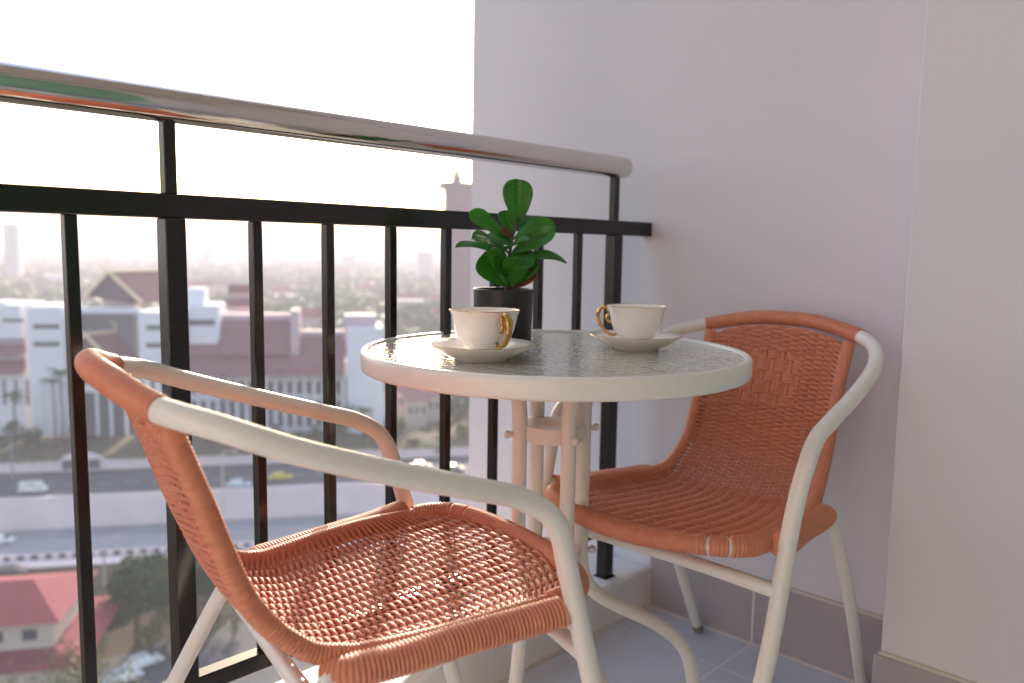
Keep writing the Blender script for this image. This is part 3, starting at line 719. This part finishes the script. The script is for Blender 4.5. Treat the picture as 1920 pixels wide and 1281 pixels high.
rc = empty('courtyard_block', uv(vp(205, 700, V0+6)[0], V0+6, GZ)); tag(rc, 'dark recessed middle block with columns between the white slit-window blocks', 'building')
loc(fb(MB(), 128.5, 257.5, 586, 818, V0+8, 12), rc).build('wall', mat('recess_shade', (.10, .12, .15), .35), rc)  # back of the dark recess, the gap's shade put into its colour
loc(fb(MB(), 128.5, 257.5, 578, 588, V0+5, 3), rc).build('fascia', white, rc)
for x in (178, 204, 232): loc(fb(MB(), x, x+8, 735, 818, V0, .8), rc).build('column', white, rc)
loc(fb(MB(), 150, 256, 722, 735, V0-.5, 6), rc).build('portico', white, rc)
def gable(name, label, apex, left, right, v, depth, body=None, shiftpx=55):
    """steep gabled roof: front gable points in view, running back and to the right"""
    o = empty(name, uv(vp(apex[0], apex[1], v)[0], v, GZ)); tag(o, label, 'roof pavilion')
    ua, za = vp(*apex, v); ul, zl = vp(*left, v); ur, zr = vp(*right, v)
    sh = shiftpx*v/CF
    A, Lf, Rt = (ua, za), (ul, zl), (ur, zr)
    m = MB().add([uv(A[0], v, A[1]), uv(Rt[0], v, Rt[1]), uv(Rt[0]+sh, v+depth, Rt[1]), uv(A[0]+sh, v+depth, A[1]), uv(Lf[0], v, Lf[1]), uv(Lf[0]+sh, v+depth, Lf[1])], [(0, 1, 2, 3), (0, 3, 5, 4), (4, 5, 2, 1)])
    loc(m, o).build('roof', redroof, o)
    g_ = MB().add([uv(A[0], v+.6, A[1]-.4), uv(Lf[0]+.6, v+.6, Lf[1]), uv(Rt[0]-.6, v+.6, Rt[1])], [(0, 1, 2)])
    loc(g_, o).build('gable_panel', brick, o)
    t = MB(); P = lambda q: uv(q[0], v-.1, q[1]+.15)
    t.tube([P(Lf), P(A)], .42, 6).tube([P(A), P(Rt)], .42, 6).tube([uv(A[0], v-.2, A[1]+.2), uv(A[0]+sh, v+depth, A[1]+.2)], .4, 6)
    for q, s_ in ((A, 0), ): t.tube([uv(q[0]-.2, v-.3, q[1]+.3), uv(q[0]-.7, v-.7, q[1]+1.1), uv(q[0]-1.5, v-1, q[1]+1.6)], lambda i: .3-.08*i, 6)
    t.tube([uv(A[0]+sh, v+depth, A[1]+.3), uv(A[0]+sh+.3, v+depth, A[1]+1.6), uv(A[0]+sh-.6, v+depth, A[1]+2.6)], lambda i: .3-.08*i, 6)
    loc(t, o).build('barge_board', creamtrim, o)
    if body: 
        loc(fb(MB(), body[0], body[1], body[2], body[3], v+1.5, depth*.7), o).build('wall', pink, o)
    return o
gable('upper_gable_pavilion', 'steep maroon gabled roof with cream edges rising above the white blocks', (203, 511), (160, 556), (266, 569), V0+10, 14, (192, 242, 553, 590), 60)
gable('lower_gable_pavilion', 'lower maroon gabled roof with cream edge in the courtyard between white blocks', (158, 628), (110, 690), (216, 686), V0+2, 5.5, None, 38)
wb = empty('slit_window_block', uv(vp(300, 700, V0)[0], V0, GZ)); tag(wb, 'white block with slit windows behind the thick railing post', 'building')
loc(fb(fb(fb(MB(), 258, 352, 585, 818, V0, 14), 352.5, 416, 573, 818, V0+2, 12), 350, 384, 541, 573, V0+6, 6), wb).build('wall', white, wb)
for y in (615, 648): loc(fb(MB(), 274, 330, y-5, y+4, V0-.06, .05), wb).build('window', winm, wb)
loc(fb(MB(), 352, 403, 599, 611, V0+1.93, .06), wb).build('window', winm, wb)
for x in range(262, 345, 20): loc(fb(MB(), x, x+9, 712, 770, V0-.08, .07), wb).build('window', winm, wb)
rg = empty('maroon_roof_wing', uv(vp(500, 700, V0)[0], V0, GZ)); tag(rg, 'long wing with stepped maroon roofs and a white colonnade beyond the road', 'building')
loc(fb(MB(), 416.5, 648, 640, 815, V0+4, 14), rg).build('wall', white, rg)
loc(fb(MB(), 544, 562, 583, 700, V0+1, 10), rg).build('parapet', pink, rg)
eaves(rg, 412, 545, 600, 664, V0+6, 7); eaves(rg, 352, 416, 645, 664, V0+1.9, 2.5); eaves(rg, 562, 646, 630, 676, V0+5, 6); eaves(rg, 352, 646, 668, 702, V0, 4)
loc(fb(fb(MB(), 412, 548, 590, 601, V0+7, 5), 562, 648, 621, 631, V0+6, 4), rg).build('ridge_beam', pink, rg)
for x in range(358, 645, 18): loc(fb(MB(), x, x+10, 716, 738, V0+3.93 if x > 416 else V0+1.93, .06), rg).build('window', winm, rg)
for x in range(354, 648, 18): loc(fb(MB(), x, x+4.5, 704, 812, V0-2.8, .6), rg).build('column', white, rg)
for x in range(358, 645, 18): loc(fb(MB(), x, x+11, 752, 800, V0+3.9 if x > 416 else V0+1.9, .06), rg).build('doorway', winm, rg)
eb = empty('white_end_block', uv(vp(684, 700, V0)[0], V0, GZ)); tag(eb, 'plain white end block right of the maroon roofed wing', 'building')
loc(fb(MB(), 650, 720, 615, 818, V0-2, 14), eb).build('wall', white, eb); loc(fb(MB(), 646, 706, 592, 616, V0+1, 8), eb).build('roof_room', pink, eb)
loc(fb(MB(), 652, 700, 598, 613, V0+.93, .06), eb).build('window', pink, eb)
ps = empty('stepped_pavilion', uv(vp(448, 560, V0+30)[0], V0+30, GZ)); tag(ps, 'pink stepped tower pavilion rising behind the maroon roofs', 'building')
loc(fb(fb(MB(), 424, 480, 572, 800, V0+30, 12), 432, 470, 548, 572, V0+32, 8), ps).build('wall', pink, ps)
eaves(ps, 420, 484, 560, 574, V0+31, 2); eaves(ps, 428, 474, 534, 549, V0+33, 2)
# brick tower near the wall end
bt_ = empty('brick_tower', uv(vp(856, 500, 420)[0], 420, GZ)); tag(bt_, 'tall hazy brick tower with a flat cap and finial beside the wall edge', 'tower')
loc(fb(MB(), 838, 884, 352, 640, 420, 13), bt_).build('shaft', brick, bt_)
loc(fb(fb(MB(), 829, 892, 341, 353, 418, 17), 850, 866, 328, 341, 424, 5), bt_).build('cap', brick, bt_)
loc(fb(fb(MB(), 854, 861, 316, 328, 426, 2), 850, 865, 322, 326, 425.4, 3), bt_).build('finial', brick, bt_)
for xx in (844, 852, 860, 868, 876):
    loc(fb(MB(), xx, xx+3, 362, 630, 419.85, .1), bt_).build('recess_strip', redroof, bt_)  # flat maroon strips marking the shaft's vertical recesses
# far towers
for x0, x1, y0, dist, lab in ((5, 37, 419, 900, 'hazy pale tower block alone on the skyline at the far left'), (463, 476, 449, 1500, 'narrow hazy tower on the skyline between the second and third bars'), (783, 812, 472, 1100, 'hazy blue-grey block on the skyline left of the brick tower'), (378, 402, 462, 1600, 'low hazy block on the skyline right of the thick post'), (640, 668, 478, 1300, 'wide low hazy block on the skyline between the fourth and fifth bars')):
    o = empty('tower_block', uv(vp(x0, 500, dist)[0], dist, GZ)); tag(o, lab, 'tower block', 'hazy towers on the skyline')
    base = 468+45*CF/dist; loc(fb(MB(), x0, x1, y0, base, dist, (x1-x0)*dist/CF*.8), o).build('wall', white, o)
    wv_ = MB(); n_ = max(3, int((base-y0)/5))
    for i in range(n_-1): fb(wv_, x0+1.5, x1-1.5, y0+3+i*5, y0+5+i*5, dist-.3, .25)
    loc(wv_, o).build('window_band', winm, o)
# palms
def palm(px, pyt, v, label):
    u, z = vp(px, pyt, v); o = empty('palm_tree', uv(u, v, GZ)); tag(o, label, 'palm tree', 'palm trees before the white complex'); h = z-GZ
    t = MB().tube([(0, 0, 0), (.15, 0, h*.5), (0, .1, h)], lambda i: .28-.05*i, 8); t.build('trunk', bark, o); f = MB()
    for k in range(16):
        a = k*2.4; el = R.uniform(-.1, .9); L = R.uniform(2.2, 3.0); P = []
        for j in range(7):
            s_ = j/6; P.append(Vector((math.cos(a)*L*s_, math.sin(a)*L*s_, h+L*s_*math.sin(el)-1.9*s_*s_)))
        for j in range(6):
            d = (P[j+1]-P[j]).normalized(); sd = d.cross(Vector((0, 0, 1))).normalized(); w_ = .55*(1-j/7)
            f.add([P[j], P[j]+sd*w_-Vector((0, 0, w_*.7)), P[j+1]+sd*w_*.8-Vector((0, 0, w_*.6)), P[j+1]], [(0, 1, 2, 3)])
            f.add([P[j], P[j]-sd*w_-Vector((0, 0, w_*.7)), P[j+1]-sd*w_*.8-Vector((0, 0, w_*.6)), P[j+1]], [(3, 2, 1, 0)])
    f.build('crown', fmid, o)
palm(24, 738, V0-9, 'palm at the left edge in front of the slit-window block'); palm(98, 712, V0-8, 'tall palm in front of the white stair tower, left of the first bar')
palm(683, 766, V0-12, 'palm in front of the plain white end block'); palm(112, 695, V0-5, 'palm with drooping fronds right beside the first railing bar')
# shrubs and trees in the middle distance
mids = [(20, 800, 18, 184, fmid), (48, 808, 14, 182, fdark), (70, 800, 10, 184, fmid), (140, 806, 12, 183, fmid), (395, 806, 14, 184, fdark), (430, 808, 12, 183, fmid), (520, 806, 14, 182, fdark), (560, 812, 12, 181, fmid), (590, 806, 12, 183, fdark), (640, 800, 16, 182, fmid), (655, 765, 14, 186, fdark), (700, 810, 18, 180, fdark), (745, 800, 20, 188, fmid), (775, 835, 16, 178, fbrn), (800, 815, 16, 190, fyel), (835, 800, 22, 186, fbrn), (860, 770, 26, 190, fmid), (868, 815, 20, 182, fyel), (880, 740, 22, 205, fmid), (730, 830, 14, 176, fbrn), (820, 848, 14, 172, fyel), (760, 848, 12, 172, fbrn)]
names_ = {id(fmid): 'mid green', id(fdark): 'dark green', id(fyel): 'yellow-green', id(fbrn): 'brownish'}
spots_ = ['before the left edge of the white complex', 'left of the first palm', 'between the two left palms', 'right of the first railing bar', 'before the long colonnade, at its left end', 'below the pink stepped pavilion', 'before the middle of the colonnade', 'before the middle of the colonnade, slightly lower', 'before the right part of the colonnade', 'before the right end of the colonnade', 'against the left corner of the plain white end block', 'at the foot of the plain white end block', 'just right of the plain white end block', 'low on the bank right of the end block', 'before the beige buildings', 'right of the beige buildings', 'beside the wall edge, upper one', 'beside the wall edge, lower one', 'highest beside the wall edge', 'on the bank below the end block', 'on the bank near the far end of the road', 'on the bank above the road, under the near chair arm']
for (px, py, r_, v, m_), sp_ in zip(mids, spots_):
    place_tree(px, py, r_, v, GZ, m_, names_[id(m_)]+' garden tree '+sp_, name='garden_tree', n=320, ls=r_*v/CF*.2, group='garden trees before the complex')
for i, (x0, x1, y0, y1, v, m_, lab) in enumerate(((762, 800, 752, 812, 200, beige, 'beige house seen under the table edge between two bars'), (800, 832, 742, 806, 206, beige, 'sunlit beige house just left of the sixth bar'), (720, 765, 735, 800, 214, pink, 'pinkish house right of the white end block'), (832, 876, 712, 780, 240, white, 'white house behind trees beside the wall edge'))):
    o = empty('house', uv(vp(x0, 700, v)[0], v, GZ)); tag(o, lab, 'house', 'houses right of the complex'); loc(fb(MB(), x0, x1, y0, y1+10, v, 9), o).build('wall', m_, o)
    u0, z0 = vp(x0, y0, v); u1, _ = vp(x1, y0, v); h = 2.2
    loc(MB().add([uv(u0-.5, v-.6, z0), uv(u1+.5, v-.6, z0), uv(u1+.5, v+9.6, z0), uv(u0-.5, v+9.6, z0), uv(u0-.5, v+4.5, z0+h), uv(u1+.5, v+4.5, z0+h)], [(0, 1, 5, 4), (2, 3, 4, 5), (1, 2, 5), (3, 0, 4), (3, 2, 1, 0)]), o).build('roof', redroof, o)
    for k_ in range(3): loc(fb(MB(), x0+5+k_*12, x0+11+k_*12, y0+12, y0+24, v-.06, .05), o).build('window', winm, o)
# far canopy
def canopy(name, n, v0, v1, m, hmin, hmax, seed):
    rr = random.Random(seed); mb = MB()
    for _ in range(n):
        v = v0*(v1/v0)**rr.random(); px = rr.uniform(-250, 1010); u = vp(px, 500, v)[0]; r = rr.uniform(3.5, 8)*(1+v/2500); h = rr.uniform(hmin, hmax)*(1+v/6000)
        if 395 < v < 450 and 800 < px < 910: continue
        base = len(mb.v); vs = []
        for j in range(4):
            a = [0, .45, .8, 1][j]
            for k_ in range(7):
                t = 2*math.pi*(k_+rr.random()*.6)/7; q = r*[.75, 1, .7, .15][j]*rr.uniform(.75, 1.2); vs.append(uv(u, v, GZ)+Vector((q*math.cos(t), q*math.sin(t), h*(.15+.85*a)*rr.uniform(.85, 1.1))))
        mb.add(vs, [(j*7+k_, j*7+(k_+1) % 7, (j+1)*7+(k_+1) % 7, (j+1)*7+k_) for j in range(3) for k_ in range(7)]+[tuple(21+k_ for k_ in range(7))])
    return tag(mb.build(name, m), {'distant_woodland': 'hazy green treetops spreading from behind the complex to the horizon', 'distant_dry_woodland': 'hazy brownish treetops mixed into the distant town'}[name], 'woodland', kind='stuff')
canopy('distant_woodland', 2600, 235, 5200, fmid, 6, 13, 5)
canopy('distant_dry_woodland', 900, 235, 2500, fbrn, 5, 11, 6)
# far houses
rr = random.Random(12); hm = [white, pink, beige]; hn = ['white', 'pink', 'beige']; rm = [redroof, redroof2, conc]; rn = ['maroon gabled roof', 'red gabled roof', 'pale flat-looking roof']
protos = {}; seen = set()
for i in range(120):
    v = 250*(2600/250)**rr.random(); px = rr.uniform(-30, 880)
    if v < 450 and px > 790: px -= 120
    u = vp(px, 500, v)[0]; a, b = rr.randrange(3), rr.randrange(3); w_, d, h = rr.uniform(8, 20), rr.uniform(8, 14), rr.uniform(7, 13)
    key = (a, b); turn = rr.uniform(-.5, .5)
    gapn = 'left of the first railing bar' if px < 128 else 'between the first bar and thick post' if px < 320 else 'just right of the thick post' if px < 487 else 'in the second gap right of the post' if px < 621 else 'in the third gap right of the post' if px < 733 else 'in the fourth gap right of the post' if px < 835 else 'beside the wall edge'
    lab = '%s %s %s house, %s, %s' % ('nearer' if v < 420 else 'hazy' if v < 900 else 'very faint', 'low' if h < 10 else 'tall', hn[a], rn[b].split()[0]+' roof', gapn)
    if lab in seen: continue
    seen.add(lab); o = empty('distant_house', uv(u, v, GZ), AZU+turn); tag(o, lab, 'house', 'distant houses among the treetops')
    if key not in protos:
        m1 = MB().box(-.5, .5, -.5, .5, 0, 1).build('wall', hm[a], o)
        m2 = MB().add([(-.55, -.56, 1), (.55, -.56, 1), (.55, .56, 1), (-.55, .56, 1), (-.55, 0, 1.35 if b < 2 else 1.08), (.55, 0, 1.35 if b < 2 else 1.08)], [(0, 1, 5, 4), (2, 3, 4, 5), (1, 2, 5), (3, 0, 4), (3, 2, 1, 0)]).build('roof', rm[b], o)
        protos[key] = (m1, m2)
    else:
        for q in protos[key]:
            c_ = q.copy(); COL.objects.link(c_); c_.parent = o
    o.scale = (w_, d, h)
# ------------------------------------------------------------------ vehicles
def car(px, py, z, label, col, L=4.4, kind='car', rz=0):
    u, v = gp(px, py, z); o = empty('parked_car' if kind == 'parked' else kind, uv(u, v, z+.04), AZU+rz)
    body = mat('car_paint', col, .3, coat=.5)
    tag(o, label, 'van' if kind == 'van' else 'car'); Wd = .86; h1, h2 = (.85, 1.95) if kind == 'van' else (.82, 1.42)
    x = L/2
    pr = [(-x, .35), (-x, .75), (-x+.15, h1), (-x+.5, h1+.03), (-x*.62 if kind != 'van' else -x+.12, h2-.04), (-x*.5 if kind != 'van' else -x+.3, h2), (x*.18 if kind != 'van' else x*.45, h2), (x*.30 if kind != 'van' else x*.55, h2-.05), (x*.58 if kind != 'van' else x*.78, h1+.05), (x-.2, h1-.1), (x, h1-.25), (x, .35)]
    def prism(P, w0, w1, inset=0):
        n = len(P); vs = [Vector((a, s*(w1 if b > h1+.1 else w0), b)) for s in (-1, 1) for a, b in P]
        return MB().add(vs, [tuple(range(n)), tuple(range(n, 2*n))[::-1]]+[((i+1) % n, i, n+i, n+(i+1) % n) for i in range(n)])
    prism(pr, Wd, Wd-.12).build('body', body, o)
    g_ = MB()
    wp = [(-x*.55, h1+.1), (-x*.45, h2-.12), (x*.15, h2-.12), (x*.42, h1+.1)]
    for s in (-1, 1): g_.add([Vector((a, s*(Wd-.1 if b > h1+.2 else Wd-.045), b)) for a, b in wp], [(0, 1, 2, 3) if s > 0 else (3, 2, 1, 0)])
    g_.add([Vector((x*.32, s*(Wd-.2), h2-.06)) for s in (-1, 1)]+[Vector((x*.58+.03, s*(Wd-.15), h1+.12)) for s in (1, -1)], [(0, 1, 2, 3)])
    g_.build('window', winm, o)
    for sx in (-1, 1):
        for sy in (-1, 1):
            w_ = MB().tube([(sx*x*.62, sy*(Wd-.2), .32), (sx*x*.62, sy*(Wd+.02), .32)], .32, 14).build('wheel', rubber, o)
    for sy in (-1, 1): MB().bbox(x-.06, x+.015, sy*.62-.14, sy*.62+.14, .55, .7, .01).build('headlight', white, o)
    return o
car(62, 924, GZ, 'white van driving on the upper road at the left', (.75, .74, .72), 4.6, 'van')
car(448, 914, GZ, 'pale blue car on the upper road beside the pale post', (.55, .66, .75), 4.3)
car(526, 900, GZ, 'yellow and dark taxi on the upper road behind the near chair armrest', (.65, .50, .05), 4.4)
car(850, 884, GZ, 'dark car on the upper road near the wall edge', (.05, .06, .09), 4.4)
car(790, 880, GZ, 'beige car on the upper road seen left of the sixth bar', (.6, .5, .42), 4.4)
car(0, 1020, LZ2, 'white car at the left edge on the lower road', (.8, .8, .8), 4.3)
car(20, 1078, LZ2, 'dark purple-grey pickup beside the red-roofed house', (.10, .07, .10), 4.8)
# parking strip
pu, pv = gp(250, 1250, LZ2)
car(268, 1250, LZ2, 'white parked car just left of the thick post at the bottom', (.85, .86, .86), 4.4, 'parked', .6)
car(228, 1279, LZ2, 'white parked car nearest the bottom edge left of the thick post', (.85, .86, .86), 4.4, 'parked', .6)
pk = MB(); q0 = uv(pu, pv, LZ2+.02); d1 = (UX+VX*.68).normalized(); d2 = Vector((-d1.y, d1.x, 0))
pk.add([q0-d1*30-d2*16, q0+d1*16-d2*16, q0+d1*16+d2*4, q0-d1*30+d2*4], [(0, 1, 2, 3)]); tag(pk.build('car_park', asph), kind='structure')
# posts
def post(px, ybot, ytop, z, label, col, arm=True):
    u, v = gp(px, ybot, z); _, zt = vp(px, ytop, v); o = empty('street_lamp', uv(u, v, z)); tag(o, label, 'lamp post'); m = mat('post_paint', col, .6); h = zt-z
    MB().tube([(0, 0, 0), (0, 0, h)], lambda i: .17-.06*i, 10).build('pole', m, o)
    if arm:
        a = MB().tube([(0, 0, h-.1), (.6, -.4, h+.25), (1.5, -1.0, h+.35)], .07, 8).build('arm', m, o)
        MB().bbox(1.3, 2.0, -1.3, -1.0, h+.25, h+.42, .02).build('lamp_head', m, a)
    MB().tube([(0, 0, 0), (0, 0, .5)], .26, 10).build('base', m, o)
post(24, 898, 812, GZ, 'grey street lamp at the left beside the upper road', (.25, .26, .3))
post(419, 962, 850, GZ, 'pale sunlit lamp post above the retaining wall, right of the thick post', (.6, .5, .42))
post(196, 1096, 1012, LZ2, 'slim pale lamp post left of the large dark tree', (.5, .42, .4))
post(497, 880, 800, GZ, 'slim pale lamp post before the colonnade, by the second bar', (.5, .45, .45), False)

# ------------------------------------------------------------------ haze
hzm = bpy.data.materials.new('haze'); hzm.use_nodes = True; t = hzm.node_tree; t.nodes.remove(t.nodes['Principled BSDF'])
pvn = t.nodes.new('ShaderNodeVolumePrincipled'); pvn.inputs['Color'].default_value = (.92, .89, .97, 1); pvn.inputs['Density'].default_value = .00068
pvn.inputs['Anisotropy'].default_value = .0; t.links.new(pvn.outputs[0], t.nodes['Material Output'].inputs['Volume'])
hb = MB().box(-FAR-50, FAR+50, -FAR/2-50, FAR+50, -51.5, 52, T).build('haze', hzm)
tag(hb, 'pale warm haze lying over the town to the horizon', 'haze', kind='stuff')
